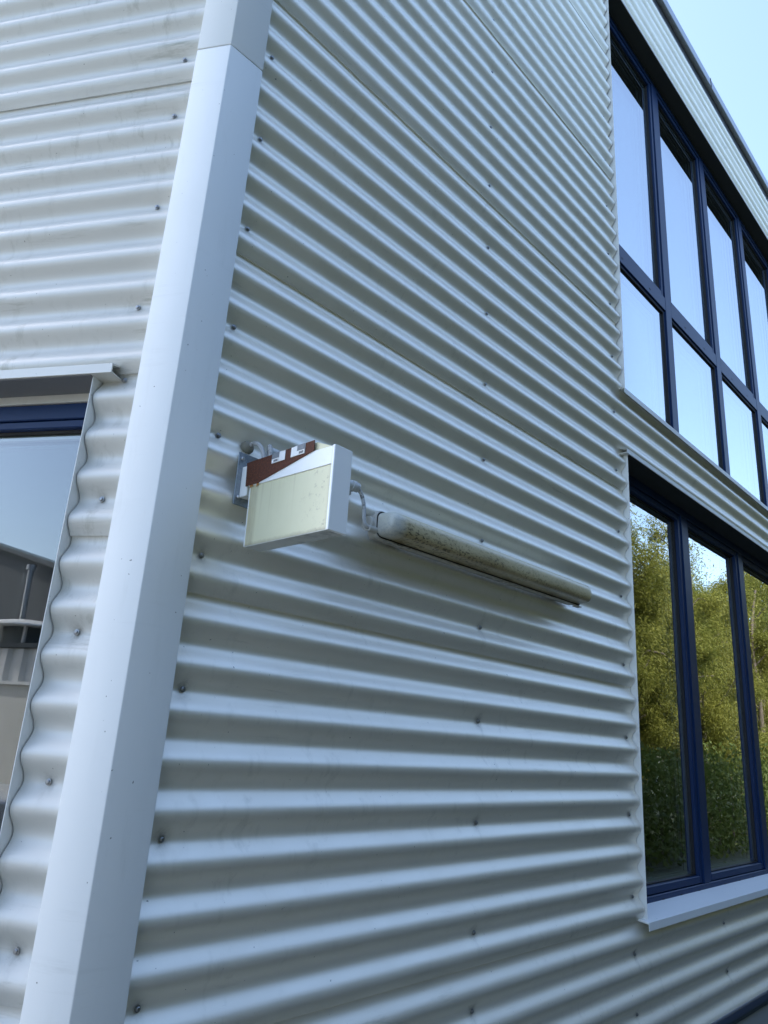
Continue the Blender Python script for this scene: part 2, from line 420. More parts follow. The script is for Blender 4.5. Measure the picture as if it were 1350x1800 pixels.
# base rail and plinth
mb = MB(); mb.prism([(-.01, .400), (-.01, .478), (.030, .472), (.038, .462), (.040, .432), (.036, .424), (.03, .405)], lambda u, v, t: FR(t, u, v), .1, 13.4)
mb.build('base_rail', M['blue_dark'], bld, bevel=.002, smooth='auto')
mb = MB(); mb.fbox(FR, .02, 13.5, -.01, .012, 0, .399); mb.build('plinth', mat('plinth_concrete', (.30, .31, .31), .8)[0], bld)
MB().fbox(FL, .03, 6, -.01, .012, 0, .297).build('plinth', M['flash'], bld)

# ================================================================== projecting light box
def opal(name, base, rough, dirt, scale, lo, hi, amt, grad=None):
    m, t, b = mat(name, base, rough)
    f = ramp(t, noise_t(t, coords(t), scale, 6, .7), lo, hi)
    f2 = ramp(t, noise_t(t, coords(t), scale * .12, 2), .4, .62)
    c = mix(t, mul(t, mul(t, f, f2), amt), base, dirt); t.links.new(c, b.inputs['Base Color'])
    b.inputs['Subsurface Weight'].default_value = .0
    return m
M['cream'] = opal('aged_cream_plastic', (.66, .64, .43), .32, (.10, .08, .05), 60, .60, .72, .8)
M['white'] = opal('white_plastic', (.86, .88, .88), .35, (.2, .18, .15), 70, .66, .75, .6)
M['under'] = opal('dirty_underside_plastic', (.50, .50, .44), .4, (.08, .07, .05), 30, .45, .65, .8)
def rust_mat():
    m, t, b = mat('rust_brown', (.07, .022, .012), .75)
    c = mix(t, ramp(t, noise_t(t, coords(t), 180, 4, .8), .4, .7), (.055, .015, .007), (.16, .048, .016))
    c = mix(t, mul(t, ramp(t, noise_t(t, coords(t), 420, 1), .72, .78), .6), c, (.45, .33, .25))
    t.links.new(c, b.inputs['Base Color']); return m
M['rust'] = rust_mat()
M['rust_drip'] = mat('rust_stain', (.42, .19, .04), .6)[0]
def galv_mat():
    m, t, b = mat('galvanised_steel', (.30, .34, .38), .48, .75)
    v = N(t, 'ShaderNodeTexVoronoi'); v.inputs['Scale'].default_value = 160
    t.links.new(coords(t), v.inputs['Vector']); c = mix(t, ramp(t, v.outputs['Color'], 0, 1, 0, .8), (.24, .28, .32), (.38, .42, .46)); t.links.new(c, b.inputs['Base Color']); return m
M['galv'] = galv_mat()
M['stain'] = mat('grime_stain', (.13, .12, .08), .7)[0]

def panel_mat():
    m, t, b = mat('stained_shaded_cream_panel', (.66, .64, .44), .34)
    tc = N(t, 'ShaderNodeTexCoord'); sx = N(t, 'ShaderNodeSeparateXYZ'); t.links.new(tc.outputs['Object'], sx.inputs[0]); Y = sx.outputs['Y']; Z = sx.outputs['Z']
    c = mix(t, ramp(t, noise_t(t, coords(t), 9, 3), .3, .7, 0, .35), (.68, .67, .47), (.58, .56, .36))
    wob = N(t, 'ShaderNodeMath', operation='MULTIPLY_ADD'); t.links.new(noise_t(t, coords(t), 60, 4), wob.inputs[0]); wob.inputs[1].default_value = .012; t.links.new(Z, wob.inputs[2])
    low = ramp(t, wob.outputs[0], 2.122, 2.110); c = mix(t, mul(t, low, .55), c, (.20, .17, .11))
    side = mul(t, ramp(t, Y, -.118, -.108), ramp(t, noise_t(t, coords(t, (1, 6, .6)), 30, 3), .3, .7, .2, .6)); c = mix(t, side, c, (.36, .32, .20))  # inner shade of the box, painted as a darker band near the wall
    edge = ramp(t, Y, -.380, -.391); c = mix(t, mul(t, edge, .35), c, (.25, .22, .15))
    sp = mul(t, ramp(t, noise_t(t, coords(t, (1, 1, .8)), 85, 5, .8), .56, .64), mul(t, ramp(t, Y, -.27, -.37), ramp(t, noise_t(t, coords(t), 24, 2), .38, .6)))
    c = mix(t, mul(t, sp, .6), c, (.10, .08, .055))
    drip = mul(t, ramp(t, noise_t(t, coords(t, (1, 90, 2)), 1.0, 3), .60, .70), ramp(t, Z, 2.12, 2.27)); c = mix(t, mul(t, drip, .22), c, (.33, .28, .16))
    t.links.new(c, b.inputs['Base Color']); return m
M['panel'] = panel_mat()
X1 = .216; X2 = .270
box = thing('projecting_light_box', 'cream light box with rusty brown top plate, projecting from the corrugated wall on a bracket', 'light box', (.243, -.08, 2.105))
YZ = lambda x: (lambda u, v, t: Vector((t, u, v)))
def yz(mb, pts, x0, x1): return mb.prism(pts, lambda u, v, t: Vector((t, u, v)), x0, x1)
mb = MB(); yz(mb, [(-.078, 2.109), (-.392, 2.107), (-.392, 2.309), (-.326, 2.337), (-.058, 2.337), (-.058, 2.28), (-.078, 2.275)], X1 + .0035, X2 - .0035)
mb.build('housing', M['cream'], box, bevel=.001)
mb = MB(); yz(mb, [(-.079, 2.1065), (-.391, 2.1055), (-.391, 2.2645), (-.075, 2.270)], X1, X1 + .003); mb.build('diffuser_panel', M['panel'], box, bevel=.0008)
mb = MB(); yz(mb, [(-.079, 2.1065), (-.391, 2.1055), (-.391, 2.309), (-.079, 2.309)], X2 - .003, X2); mb.build('diffuser_panel', M['cream'], box, bevel=.0008)
mb = MB(); yz(mb, [(-.080, 2.1045), (-.391, 2.1035), (-.391, 2.1068), (-.080, 2.1078)], X1 + .0005, X2 - .0005); mb.build('bottom_panel', M['under'], box)
mb = MB(); yz(mb, [(-.0795, 2.106), (-.083, 2.106), (-.079, 2.272), (-.0755, 2.272)], X1 - .0008, X1 + .004); mb.build('edge_strip', M['white'], box)
mb = MB(); yz(mb, [(-.072, 2.2702), (-.391, 2.2647), (-.391, 2.310), (-.327, 2.3115), (-.072, 2.312)], X1 - .0025, X1 + .003); band = mb.build('cover_band', M['white'], box, bevel=.0006)
mb = MB(); mb.prism([(X1 - .003, -.391), (X2 + .002, -.391), (X2 + .002, -.4), (X1 - .003, -.4)], lambda u, v, t: Vector((u, v, t)), 2.1025, 2.3125)
mb.build('end_cap', M['white'], box, bevel=.0015, smooth='auto')
mb = MB(); yz(mb, [(-.061, 2.272), (-.056, 2.3395), (-.326, 2.3395), (-.327, 2.3115), (-.112, 2.2715)], X1 - .0052, X1 - .0028); rp = mb.build('rusty_plate', M['rust'], box, bevel=.0005)
tag(rp, 'rust brown plate across the top of the light box')
M['term'] = mat('terminal_plastic', (.82, .83, .82), .4)[0]; M['term_grey'] = mat('terminal_recess_grey', (.20, .22, .24), .5)[0]; M['ink'] = mat('faded_print', (.10, .10, .11), .7)[0]
for (a, flip) in ((-.166, 0), (-.242, 1)):
    e = a - .0525
    mb = MB(); yz(mb, [(a, 2.312), (e, 2.312), (e, 2.338), (a, 2.338)], X1 - .0075, X1 - .0053); tb = mb.build('terminal_block', M['term'], box, bevel=.0005)
    g0, g1 = (a - .001, a - .029) if not flip else (a - .024, e + .001)
    mb = MB(); yz(mb, [(g0, 2.3235), (g1, 2.3235), (g1, 2.3385), (g0, 2.3385)], X1 - .0082, X1 - .0076); mb.build('recess', M['term_grey'], tb)
    for k in range(4):
        c = g0 - .008 - k * .0042
        mb = MB(); yz(mb, [(c, 2.3145), (c - .003, 2.3145), (c - .003, 2.3205), (c, 2.3205)], X1 - .0079, X1 - .0076)
        mb.build('print_mark', M['ink'], tb)
    MB().prism([(X1 - .0078, g1), (X1 - .0074, g1), (X1 - .0074, g1 - .0008), (X1 - .0078, g1 - .0008)], lambda u, v, t: Vector((u, v, t)), 2.3125, 2.3375).build('block_joint', M['term_grey'], tb)
for (y0, y1, z0, z1) in ((-.078, -.092, 2.264, 2.2735), (-.106, -.116, 2.262, 2.274)):
    mb = MB(); yz(mb, [(y0, z1), (y0 - .002, z0), (.5 * (y0 + y1), z0 + .004), (y1 + .001, z0 + .003), (y1, z1 - .001)], X1 - .0033, X1 - .0026); mb.build('rust_stain', M['rust_drip'], band)
# bracket: galvanised plate on the crests and a white hook profile
mb = MB(); mb.fbox(FR, .199, .262, .0285, .0325, 2.226, 2.374); br = mb.build('wall_plate', M['galv'], box, bevel=.0007)
for z in (2.3565, 2.2475):
    mb = MB(); n = 12; mb.prism([(.211 + .0058 * math.cos(2 * math.pi * k / n), z + .0058 * math.sin(2 * math.pi * k / n)) for k in range(n)], lambda u, v, t: FR(u, t, v), .0325, .0375)
    mb.build('bolt', M['steel'], br, bevel=.001, smooth='auto')
mb = MB(); mb.prism([(X1 - .002, -.033), (X1 + .036, -.033), (X1 + .036, -.058), (X1 - .002, -.0655)], lambda u, v, t: Vector((u, v, t)), 2.247, 2.333); mb.build('hook_profile', M['white'], box, bevel=.001)

# ------------------------------------------------------------------ conduit and cables behind the light box
M['pvc'] = opal('grey_white_pvc', (.55, .57, .57), .4, (.12, .11, .09), 90, .55, .7, .7)
M['cable'] = opal('dirty_grey_cable', (.42, .43, .43), .55, (.06, .06, .05), 120, .48, .6, .9)
TC = FR(0, .047, 2.398)
cond = thing('conduit_tube', 'short white plastic conduit tube clipped to the wall behind the light box', 'conduit', (.46, -.047, 2.398))
mb = MB(); n = 20; xs = (.285, .632); vs = []; fs = []
for x in xs:
    for r in (.0155, .0132):
        for k in range(n):
            a = 2 * math.pi * k / n; vs.append((x, TC.y + r * math.cos(a), TC.z + r * math.sin(a)))
for k in range(n):
    q = (k + 1) % n
    fs += [(k, q, 2 * n + q, 2 * n + k), (n + k, 3 * n + k, 3 * n + q, n + q), (k, n + k, n + q, q), (2 * n + k, 2 * n + q, 3 * n + q, 3 * n + k)]
mb.add(vs, fs); mb.build('tube', M['pvc'], cond, smooth='auto')
for x in (.335, .612):
    mb = MB(); pts = [(TC.y + .0178 * math.cos(R(a)), TC.z + .0178 * math.sin(R(a))) for a in range(-60, 261, 20)] + [(TC.y + .0155 * math.cos(R(a)), TC.z + .0155 * math.sin(R(a))) for a in range(260, -61, -20)]
    mb.prism(pts, lambda u, v, t: Vector((t, u, v)), x - .009, x + .009)
    mb.fbox(FR, x - .009, x + .009, .026, .032, 2.374, 2.42); mb.build('clip', M['pvc'], cond)
gl = thing('cable_inlet', 'grey cable running from a sealed wall hole down into the light box', 'cable', (.237, -.02, 2.404))
mb = MB(); n = 14; vs = []; fs = []
for i, (r, o) in enumerate(((.019, .004), (.018, .014), (.013, .022), (.006, .024))):
    for k in range(n):
        a = 2 * math.pi * k / n; rr = r * (1 + .14 * mnoise.noise(Vector((k * .9, i * .7, 3)))); vs.append(FR(.237 + rr * math.cos(a), o, 2.404 + rr * math.sin(a)))
for i in range(3):
    for k in range(n): fs.append((i * n + k, i * n + (k + 1) % n, (i + 1) * n + (k + 1) % n, (i + 1) * n + k))
fs.append(tuple(range(3 * n, 4 * n))); mb.add(vs, fs); mb.build('sealant_collar', mat('grey_sealant', (.22, .21, .17), .8)[0], gl, smooth=True)
mb = MB(); mb.tube([FR(.238, .015, 2.406), FR(.240, .034, 2.411), FR(.243, .055, 2.403), FR(.245, .075, 2.375), FR(.245, .09, 2.325)], .0062, 10); mb.build('cable', M['cable'], gl, smooth='auto')
lp = thing('looped_cable', 'grey cable looping out of the light box into the conduit tube', 'cable', (.25, -.1, 2.33))
mb = MB(); mb.tube([FR(.243, .113, 2.325), FR(.243, .112, 2.362), FR(.246, .102, 2.385), FR(.256, .085, 2.395), FR(.275, .062, 2.397), FR(.30, .048, 2.398), FR(.36, .047, 2.398)], .0062, 10); mb.build('cable', M['cable'], lp, smooth='auto')
lc = thing('lamp_feed_cable', 'dirty grey cable hanging from the conduit tube down to the tube lamp', 'cable', (.65, -.06, 2.34))
mb = MB(); mb.tube([FR(.60, .047, 2.397), FR(.625, .048, 2.396), FR(.642, .052, 2.385), FR(.652, .058, 2.355), FR(.653, .062, 2.325), FR(.652, .066, 2.295), FR(.658, .069, 2.280), FR(.674, .070, 2.2745), FR(.69, .070, 2.2745)], .0062, 10); mb.build('cable', M['cable'], lc, smooth='auto')

# ================================================================== tube lamp
def diff_mat():
    m, t, b = mat('mouldy_opal_diffuser', (.62, .61, .50), .30)
    tc = N(t, 'ShaderNodeTexCoord'); sx = N(t, 'ShaderNodeSeparateXYZ'); t.links.new(tc.outputs['Object'], sx.inputs[0])
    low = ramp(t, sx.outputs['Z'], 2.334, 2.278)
    endf = ramp(t, sx.outputs['X'], 2.0, 1.35)
    start = ramp(t, sx.outputs['X'], .73, .775)
    sp = ramp(t, noise_t(t, coords(t, (.8, 1, 1.4)), 95, 6, .75), .50, .60)
    cl = ramp(t, noise_t(t, coords(t, (.6, 1, 1)), 13, 3), .30, .50)
    haze = ramp(t, noise_t(t, coords(t, (.3, 1, 1)), 9, 4), .3, .7, .55, 1.)
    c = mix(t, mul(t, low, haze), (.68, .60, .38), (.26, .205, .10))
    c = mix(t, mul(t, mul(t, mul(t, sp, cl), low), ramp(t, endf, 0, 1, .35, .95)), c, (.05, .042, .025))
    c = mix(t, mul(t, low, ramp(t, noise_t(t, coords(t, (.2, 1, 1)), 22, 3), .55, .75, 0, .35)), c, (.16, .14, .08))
    inv = N(t, 'ShaderNodeMath', operation='SUBTRACT'); inv.inputs[0].default_value = 1; t.links.new(start, inv.inputs[1])
    c = mix(t, mul(t, inv.outputs[0], .6), c, (.62, .66, .66))
    t.links.new(c, b.inputs['Base Color']); b.inputs['Coat Weight'].default_value = .2
    return m
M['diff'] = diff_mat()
M['tray'] = opal('grey_lamp_tray', (.46, .45, .41), .45, (.08, .07, .05), 40, .45, .65, .8)
TX0, TX1 = .694, 1.977; TILT = .006 / 1.3
def FT(x, o, z): return Vector((x, -o, z + (x - TX0) * TILT))
lamp = thing('tube_lamp', 'long grime speckled fluorescent tube lamp mounted along the corrugated wall', 'lamp', (1.3, -.03, 2.28))
def rr_pts(z0, z1, x0, x1, r, n=5):
    out = []
    for cx, cz, a0 in ((x1 - r, z1 - r, 0), (x0 + r, z1 - r, 90), (x0 + r, z0 + r, 180), (x1 - r, z0 + r, 270)):
        for k in range(n + 1):
            a = R(a0 + 90 * k / n); out.append((cx + r * math.cos(a), cz + r * math.sin(a)))
    return out
ZB, ZT = 2.250, 2.342
mb = MB(); mb.prism(rr_pts(ZB + .006, ZT - .006, TX0 + .012, TX1 - .012, .02), lambda u, v, t: FT(u, t, v), .030, .062); mb.build('tray', M['tray'], lamp, bevel=.002, smooth='auto')
mb = MB(); mb.prism(rr_pts(ZB, ZT, TX0, TX1, .026), lambda u, v, t: FT(u, t, v), .0625, .076); mb.build('rim', M['tray'], lamp, bevel=.003, seg=2, smooth='auto')
mb = MB(); mb.prism(rr_pts(ZB + .0035, ZT - .0035, TX0 + .0035, TX1 - .0035, .024), lambda u, v, t: FT(u, t, v), .0762, .0772); mb.build('gasket', M['gasket'], lamp)
mb = MB(); rings = []
for o, ins, r in ((.070, .0075, .022), (.082, .0075, .022), (.108, .0085, .024), (.124, .0105, .026), (.132, .0145, .026), (.1375, .021, .022), (.1395, .030, .014), (.140, .040, .004)):
    rings.append([FT(u, o, v) for u, v in rr_pts(ZB + ins, ZT - ins, TX0 + ins, TX1 - ins, min(r, (ZT - ZB) / 2 - ins - .001))])
n = len(rings[0]); vs = [p for rg in rings for p in rg]; fs = []
for i in range(len(rings) - 1):
    for k in range(n): fs.append((i * n + k, i * n + (k + 1) % n, (i + 1) * n + (k + 1) % n, (i + 1) * n + k))
fs.append(tuple(range((len(rings) - 1) * n, len(rings) * n))); mb.add(vs, fs)
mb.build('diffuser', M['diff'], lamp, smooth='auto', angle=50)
for x in (.80, 1.11, 1.42, 1.73, 1.95):
    for z, s in ((ZB, -1), (ZT, 1)):
        mb = MB(); mb.prism([(x - .02, .060), (x + .02, .060), (x + .02, .083), (x - .02, .083)], lambda u, v, t: FT(u, v, t), z + s * .0005, z + s * .0038); mb.build('clip', M['tray'], lamp, bevel=.0008)
for x in (.84, 1.86): MB().fbox(FT, x - .03, x + .03, .004, .031, 2.275, 2.315).build('spacer_foot', M['tray'], lamp)
mb = MB(); mb.tube([FT(.706, .068, 2.274), FT(.668, .070, 2.274)], lambda t: .0125 if t < .75 else .0105, 12, smooth=0); mb.build('cable_gland', M['tray'], lamp, bevel=.0012, smooth='auto')
mb = MB(); n = 16; mb.prism([(.05 + .024 * math.cos(2 * math.pi * k / n), 2.296 + .024 * math.sin(2 * math.pi * k / n)) for k in range(n)], lambda u, v, t: FT(t, u, v), .680, .71); mb.build('end_boss', M['tray'], lamp, bevel=.002, smooth='auto')

# ================================================================== plant behind the glass
pl_t = thing('potted_plant', 'green leafy potted plant standing inside behind the lower window', 'plant', (3.30, .32, .99))
mb = MB(); vs = []; fs = []; n = 14
for i, (r, z) in enumerate(((.05, .992), (.065, 1.07), (.07, 1.10), (.06, 1.098))):
    for k in range(n): a = 2 * math.pi * k / n; vs.append((3.30 + r * math.cos(a), .32 + r * math.sin(a), z))
for i in range(3):
    for k in range(n): fs.append((i * n + k, i * n + (k + 1) % n, (i + 1) * n + (k + 1) % n, (i + 1) * n + k))
fs += [tuple(range(n))[::-1], tuple(range(3 * n, 4 * n))]; mb.add(vs, fs); mb.build('pot', M['white'], pl_t, smooth='auto')
def leaf_mat(name, c1, c2, tl=.35):
    m = bpy.data.materials.new(name); m.use_nodes = True; t = m.node_tree; b = t.nodes['Principled BSDF']; out = t.nodes['Material Output']
    c = mix(t, ramp(t, noise_t(t, coords(t), .9, 3), .3, .7), c1, c2)
    c = mix(t, ramp(t, noise_t(t, coords(t), 14, 2), .35, .7, 0, .5), c, tuple(x * 1.5 for x in c2))
    t.links.new(c, b.inputs['Base Color']); b.inputs['Roughness'].default_value = .6; b.inputs['Specular IOR Level'].default_value = .25
    tr = N(t, 'ShaderNodeBsdfTranslucent'); t.links.new(c, tr.inputs[0]); mx = N(t, 'ShaderNodeMixShader'); mx.inputs[0].default_value = tl
    t.links.new(b.outputs[0], mx.inputs[1]); t.links.new(tr.outputs[0], mx.inputs[2]); t.links.new(mx.outputs[0], out.inputs[0]); return m
M['leaf_in'] = leaf_mat('plant_leaf', (.05, .12, .03), (.09, .18, .04))
for k in range(16):
    mb = MB(); a = k * 2.4; L = random.uniform(.22, .36); lean = random.uniform(.25, .9); wd = random.uniform(.018, .03)
    pts = []; d = Vector((math.cos(a), math.sin(a), 0)); s = Vector((-math.sin(a), math.cos(a), 0)); vs = []
    for i in range(6):
        t = i / 5; c = Vector((3.30, .32, 1.09)) + d * (L * lean * t) + Vector((0, 0, L * (t * 1.05 - .75 * lean * t * t)))
        ww = wd * math.sin(math.pi * (.08 + .9 * t)); vs += [c - s * ww, c + Vector((0, 0, -.004)), c + s * ww]
    mb.add(vs, [(3 * i + j, 3 * i + j + 1, 3 * i + j + 4, 3 * i + j + 3) for i in range(5) for j in (0, 1)]); mb.build('leaf', M['leaf_in'], pl_t, smooth=True, recalc=False)

# ================================================================== grounds
def noise_mat(name, c1, c2, scale, rough=.9, bmp=.3):
    m, t, b = mat(name, c1, rough); f = noise_t(t, coords(t), scale, 8, .7)
    c = mix(t, ramp(t, f, .3, .7), c1, c2); t.links.new(c, b.inputs['Base Color']); bump(t, b, f, bmp, .02); return m
def sheet(name, pts, z, m):
    mb = MB(); mb.add([(x, y, z) for x, y in pts], [tuple(range(len(pts)))]); o = mb.build(name, m, recalc=False); o['kind'] = 'structure'; return o
sheet('ground', [(-600, -600), (600, -600), (600, 600), (-600, 600)], 0, noise_mat('grass_ground', (.025, .036, .018), (.045, .056, .026), 1.2))
sheet('path', [(-1.2, -2.6), (40, -2.6), (40, -.6), (-1.2, -.6)], .004, noise_mat('asphalt_path', (.045, .048, .045), (.07, .072, .066), 6))
sheet('yard', [(-26, -3.5), (-1.4, -3.5), (-.35, -.6), (-8, 12.6), (-8, 40), (-26, 40)], .008, noise_mat('pale_concrete_yard', (.17, .17, .165), (.24, .24, .23), 3))

# ================================================================== trees opposite the long facade (willows mirrored in its panes, evergreens added to block low sky)
M['leaf'] = leaf_mat('willow_leaf', (.11, .13, .022), (.21, .205, .036), .4)
M['leaf2'] = leaf_mat('willow_leaf_dark', (.05, .08, .016), (.11, .14, .028), .35)
M['leaf3'] = leaf_mat('blocker_evergreen_leaf', (.018, .030, .016), (.032, .048, .022), .2)  # leaves of the evergreens added to darken the undersides of the cladding
M['bark'] = noise_mat('bark', (.07, .055, .04), (.15, .12, .09), 9)
def tree_meshes(seed, h, spread, n_leaf, lm, big=1., limbs=19, blob=1.):
    rnd = random.Random(seed); tr = MB(); lf = MB()
    tips = []
    pts = [Vector((rnd.uniform(-.12, .12) * i, rnd.uniform(-.12, .12) * i, h * .8 * i / 4)) for i in range(5)]
    tr.tube(pts, lambda t: .13 * (1 - .8 * t) + .01, 8, smooth=3)
    for k in range(limbs):
        t = rnd.uniform(.08, 1.); i = min(int(t * 4), 3); b = pts[i].lerp(pts[i + 1], t * 4 - i)
        a = rnd.uniform(0, 6.28); L = spread * rnd.uniform(.5, 1.05) * (1.05 - .55 * t)
        d = Vector((math.cos(a), math.sin(a), 0))
        m1 = b + d * L * .5 + Vector((0, 0, L * rnd.uniform(.25, .5))); e = b + d * L + Vector((0, 0, L * rnd.uniform(.2, .7)))
        tr.tube([b, m1, e], lambda q: .038 * (1 - .75 * q) * (1.2 - t * .6), 5, smooth=3)
        for j in range(4):
            q = rnd.uniform(.35, 1.05); c = b.lerp(m1, q * 2) if q < .5 else m1.lerp(e, q * 2 - 1)
            tips.append((c + Vector((rnd.gauss(0, .22), rnd.gauss(0, .22), rnd.gauss(0, .22))), d, rnd.uniform(.20, .50) * blob))
    tips.append((pts[-1] + Vector((0, 0, .3)), Vector((1, 0, 0)), .5))
    per = n_leaf // len(tips); vs = []; fs = []
    for c, d, r in tips:
        sag = rnd.uniform(.2, .7)
        for j in range(per):
            p = c + Vector((rnd.gauss(0, r * .55), rnd.gauss(0, r * .55), rnd.gauss(0, r * .42)))
            if p.z < .15: p.z = rnd.uniform(.15, .8)
            dr = (d * rnd.uniform(-.2, 1.) + Vector((rnd.gauss(0, .6), rnd.gauss(0, .6), -sag + rnd.gauss(0, .4)))).normalized()
            sd_ = dr.cross(Vector((rnd.gauss(0, 1), rnd.gauss(0, 1), rnd.gauss(0, 1)))).normalized()
            L = rnd.uniform(.06, .125) * big; ww = L * rnd.uniform(.08, .15) * (1 if big == 1 else 2.2)
            n0 = len(vs); vs += [p, p + dr * L * .45 + sd_ * ww, p + dr * L, p + dr * L * .45 - sd_ * ww]; fs.append((n0, n0 + 1, n0 + 2, n0 + 3))
    lf.add(vs, fs)
    return tr.mesh('trunk', M['bark'], smooth=True, recalc=False), lf.mesh('crown', lm, recalc=False)
TV = [tree_meshes(11, 7.0, 2.3, 52000, M['leaf']), tree_meshes(23, 5.6, 2.2, 48000, M['leaf2']), tree_meshes(37, 7.8, 2.6, 56000, M['leaf']), tree_meshes(51, 7.0, 2.6, 30000, M['leaf3'], 2.6, 40, 1.5)]
SPOT = [(-4.6, -9.2, 3, .80), (-1.6, -8.4, 3, .83), (1.2, -8.8, 3, .78), (4.0, -8.0, 3, .82), (6.8, -8.3, 3, .80), (9.6, -7.6, 3, .81), (12.2, -7.4, 3, .76), (14.4, -6.0, 2, .93), (17.2, -6.9, 0, .90), (19.8, -5.9, 0, .80), (22.4, -6.8, 2, .90),
        (25.0, -6.0, 0, .95), (28.4, -7.0, 2, .98), (32.0, -6.2, 1, 1.2), (36.0, -7.2, 2, 1.0), (15.5, -10.2, 1, 1.2), (20.5, -10.4, 1, .85), (26.0, -10.6, 0, 1.0), (31.5, -10.2, 1, 1.3)]
# clipped hedge along the far side of the path
rnd = random.Random(5); vs = []; fs = []
for i in range(46000):
    p = Vector((rnd.uniform(.6, 40), -4.0 + rnd.uniform(-.7, .7), 0)); top = 1.75 + .9 * mnoise.noise(Vector((p.x * .7, 0, 0))) + .2 * mnoise.noise(Vector((p.x * 2.1, 3, 0)))
    p.z = top * rnd.random() ** .9
    dr = Vector((rnd.gauss(0, 1), rnd.gauss(0, 1), rnd.gauss(0, 1))).normalized(); sd_ = dr.cross(Vector((rnd.gauss(0, 1), rnd.gauss(0, 1), rnd.gauss(0, 1)))).normalized(); L = rnd.uniform(.08, .15)
    n0 = len(vs); vs += [p, p + dr * L * .5 + sd_ * L * .25, p + dr * L, p + dr * L * .5 - sd_ * L * .25]; fs.append((n0, n0 + 1, n0 + 2, n0 + 3))
hd = thing('hedge', 'long uneven dark green hedge along the path facing the long facade', 'hedge', (18, -4.0, 0))
MB().add(vs, fs).build('foliage', M['leaf2'], hd, recalc=False)
for k in range(44): MB().tube([(1.0 + k * .9, -4.0, 0), (1.05 + k * .9 + rnd.uniform(-.1, .1), -4.0 + rnd.uniform(-.1, .1), 1.4)], lambda t: .03 - .02 * t, 5, smooth=0).build('stem', M['bark'], hd)
# distant wood added beyond the lawn to keep low sky off the cladding
rnd = random.Random(9); vs = []; fs = []
for i in range(42000):
    an = rnd.uniform(-135, 25); rad_ = 62 + rnd.uniform(-5, 5); th_ = R(an)
    top = 14 + 4 * mnoise.noise(Vector((an * .12, 0, 2))) + 2 * mnoise.noise(Vector((an * .5, 0, 7)))
    p = Vector((rad_ * math.cos(th_), rad_ * math.sin(th_), top * rnd.random() ** .7)); L = rnd.uniform(.35, .8)
    a = Vector((rnd.gauss(0, 1), rnd.gauss(0, 1), rnd.gauss(0, .6))).normalized(); b = a.cross(Vector((rnd.gauss(0, 1), rnd.gauss(0, 1), rnd.gauss(0, 1)))).normalized()
    n0 = len(vs); vs += [p - a * L, p + b * L * .6, p + a * L, p - b * L * .6]; fs.append((n0, n0 + 1, n0 + 2, n0 + 3))
fw = MB().add(vs, fs).build('sky_blocking_wood', M['leaf2'], recalc=False); tag(fw, 'distant mass of green woodland added beyond the lawn to block low sky light', 'wood', kind='stuff')
ORD = ['first', 'second', 'third', 'fourth', 'fifth', 'sixth', 'seventh', 'eighth', 'ninth', 'tenth', 'eleventh', 'twelfth', 'thirteenth', 'fourteenth', 'fifteenth']
for i, (x, y, v, s) in enumerate(SPOT):
    lab = (ORD[i] + (' added light-blocking dark evergreen tree' if v == 3 else ' willowy tree') + ' of the front row facing the long facade, counted from the corner') if i < 15 else (ORD[i - 15] + ' tree of the back row beyond the path facing the long facade')
    t = thing('light_blocking_evergreen' if v == 3 else 'willow_tree', lab, 'tree', (x, y, 0), 'trees opposite the long facade')
    t.scale = (s * 1.2, s * 1.2, s * 1.38); t.rotation_euler = (0, 0, i * 1.7)
    for nm, me in zip(('trunk', 'crown'), TV[v]):
        o = bpy.data.objects.new(nm, me); col.objects.link(o); o.parent = t

# ================================================================== neighbour opposite the short facade (seen mirrored in its pane)
P0 = Vector((-12, 2.5, 0)); NU = Vector((-.6, .8, 0)); NN = Vector((.8, .6, 0))
FN = lambda a, o, z: P0 + NU * a + NN * o + Vector((0, 0, z))
nb = thing('neighbouring_building', 'pale neighbouring shed with dark grey gable, mirrored in the window of the short facade', 'building', P0)
M['nb_wall'] = noise_mat('pale_render', (.74, .72, .66), (.82, .80, .74), 1.5, .85, .1); M['nb_dark'] = noise_mat('dark_grey_cladding', (.09, .10, .11), (.12, .13, .14), 2, .6, .05); M['nb_rib'] = mat('white_rib_panel', (.80, .80, .78), .5)[0]
MB().fbox(FN, -6, 7, -5, 0, 0, 2.20).build('wall', M['nb_wall'], nb)
MB().fbox(FN, -6, 7, -5, .06, 2.205, 2.26).build('ledge', M['nb_rib'], nb)
MB().fbox(FN, -6, 7, -5, -.06, 2.265, 2.82).build('parapet', M['nb_rib'], nb)
for k in range(36): MB().prism([(-6 + .36 * k, -.059), (-5.96 + .36 * k, .02), (-5.84 + .36 * k, .02), (-5.80 + .36 * k, -.059)], lambda u, v, t: FN(u, v, t), 2.266, 2.80).build('rib', M['nb_rib'], nb)
MB().fbox(FN, -6, 7, -5, .05, 2.825, 2.90).build('coping', M['nb_dark'], nb)
mb = MB(); mb.prism([(-6, 2.905), (7, 2.905), (7, 4.45), (4, 5.45), (-5.0, 2.92)], lambda u, v, t: FN(u, t, v), -5, -.8); mb.build('gable_wall', M['nb_dark'], nb)
mb = MB(); mb.prism([(-5.2, 2.86), (4, 5.46), (7.3, 4.36), (7.3, 4.46), (4, 5.56), (-5.2, 2.96)], lambda u, v, t: FN(u, t, v), -5.1, -.68); mb.build('gable_trim', M['nb_dark'], nb)
fl = MB().tube([FN(.58, -.55, 2.9), FN(.62, -.55, 4.37)], .05, 12, smooth=0).build('flue_pipe', M['zinc_trim'], nb, smooth='auto')
MB().tube([FN(.62, -.55, 4.33), FN(.62, -.55, 4.42)], .085, 12, smooth=0).build('flue_cap', M['zinc_trim'], fl, smooth='auto')
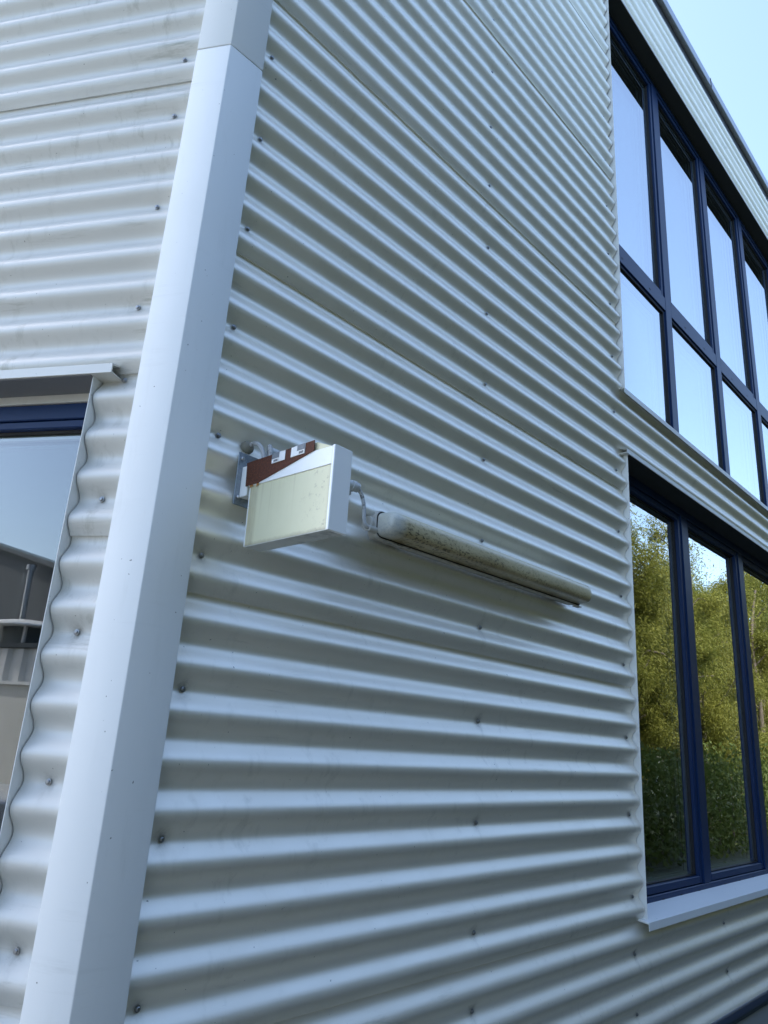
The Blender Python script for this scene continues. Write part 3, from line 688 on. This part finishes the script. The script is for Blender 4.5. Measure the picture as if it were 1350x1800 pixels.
mb = MB(); vs = []; fs = []; n = 24; c = FN(.18, -.4, 3.19)
prof = [(.78, 0), (.77, .025), (.6, .085), (.35, .135), (.12, .16)]
for r, h in prof:
    for k in range(n): a = 2 * math.pi * k / n; vs.append(c + Vector((r * math.cos(a), r * math.sin(a), h)))
for i in range(len(prof) - 1):
    for k in range(n): fs.append((i * n + k, i * n + (k + 1) % n, (i + 1) * n + (k + 1) % n, (i + 1) * n + k))
fs += [tuple(range(n))[::-1], tuple(range(n * (len(prof) - 1), n * len(prof)))]; mb.add(vs, fs); vh = mb.build('vent_hood', M['nb_rib'], nb, smooth='auto')
MB().tube([c + Vector((0, 0, -.285)), c + Vector((0, 0, -.002))], .44, 24, smooth=0).build('vent_drum', M['nb_dark'], vh, smooth='auto')
for k in range(6): a = k * 1.047; MB().tube([c + Vector((.5 * math.cos(a), .5 * math.sin(a), -.28)), c + Vector((.5 * math.cos(a), .5 * math.sin(a), .0))], .035, 8, smooth=0).build('hood_post', M['nb_rib'], vh)

# parked car in the yard
car = thing('parked_car', 'white hatchback parked in the pale yard, mirrored in the window of the short facade', 'car', (-8.2, 3.4, 0))
M['car'] = mat('white_car_paint', (.75, .76, .77), .25, coat=.6)[0]; M['car_glass'] = mat('dark_car_glass', (.02, .025, .03), .08)[0]; M['tyre'] = mat('tyre_rubber', (.02, .02, .02), .8)[0]
FC = lambda a, o, z: Vector((-8.2 + o, 3.4 + a, z))       # a along the car (+y = rear)
sec = [(-2.1, .35), (-2.12, .62), (-1.95, .80), (-1.05, .98), (-.25, 1.40), (.2, 1.47), (1.2, 1.45), (1.75, 1.15), (1.95, .98), (2.0, .45), (1.9, .3), (-2.0, .27)]
mb = MB(); mb.prism(sec, lambda u, v, t: FC(u, t, v), -.82, .82); body = mb.build('body', M['car'], car, bevel=.07, seg=3, smooth='auto', angle=50)
for s in (-1, 1):
    for q in ([(-.95, 1.0), (-.25, 1.36), (.15, 1.40), (.15, 1.0)], [(.22, 1.0), (.22, 1.40), (1.05, 1.38), (1.55, 1.02)]):
        mb = MB(); mb.prism(q, lambda u, v, t: FC(u, t, v), s * .80, s * .826); mb.build('side_window', M['car_glass'], car)
    mb = MB(); mb.prism([(-2.08, .62), (-1.98, .76), (-1.75, .79), (-1.8, .66)], lambda u, v, t: FC(u, t, v), s * .6, s * .825); mb.build('headlight', mat('lamp_lens', (.7, .72, .74), .1)[0], car)
    for a in (-1.3, 1.25):
        mb = MB(); n = 20; mb.prism([(a + .31 * math.cos(2 * math.pi * k / n), .31 + .31 * math.sin(2 * math.pi * k / n)) for k in range(n)], lambda u, v, t: FC(u, t, v), s * .64, s * .84); wh = mb.build('wheel', M['tyre'], car, bevel=.02, smooth='auto')
        mb = MB(); mb.prism([(a + .2 * math.cos(2 * math.pi * k / n), .31 + .2 * math.sin(2 * math.pi * k / n)) for k in range(n)], lambda u, v, t: FC(u, t, v), s * .83, s * .846); mb.build('rim', M['zinc_trim'], wh)
mb = MB(); mb.prism([(-1.0, 1.005), (-.3, 1.375), (-.32, 1.395), (-1.03, 1.02)], lambda u, v, t: FC(u, t, v), -.68, .68); mb.build('windscreen', M['car_glass'], car)
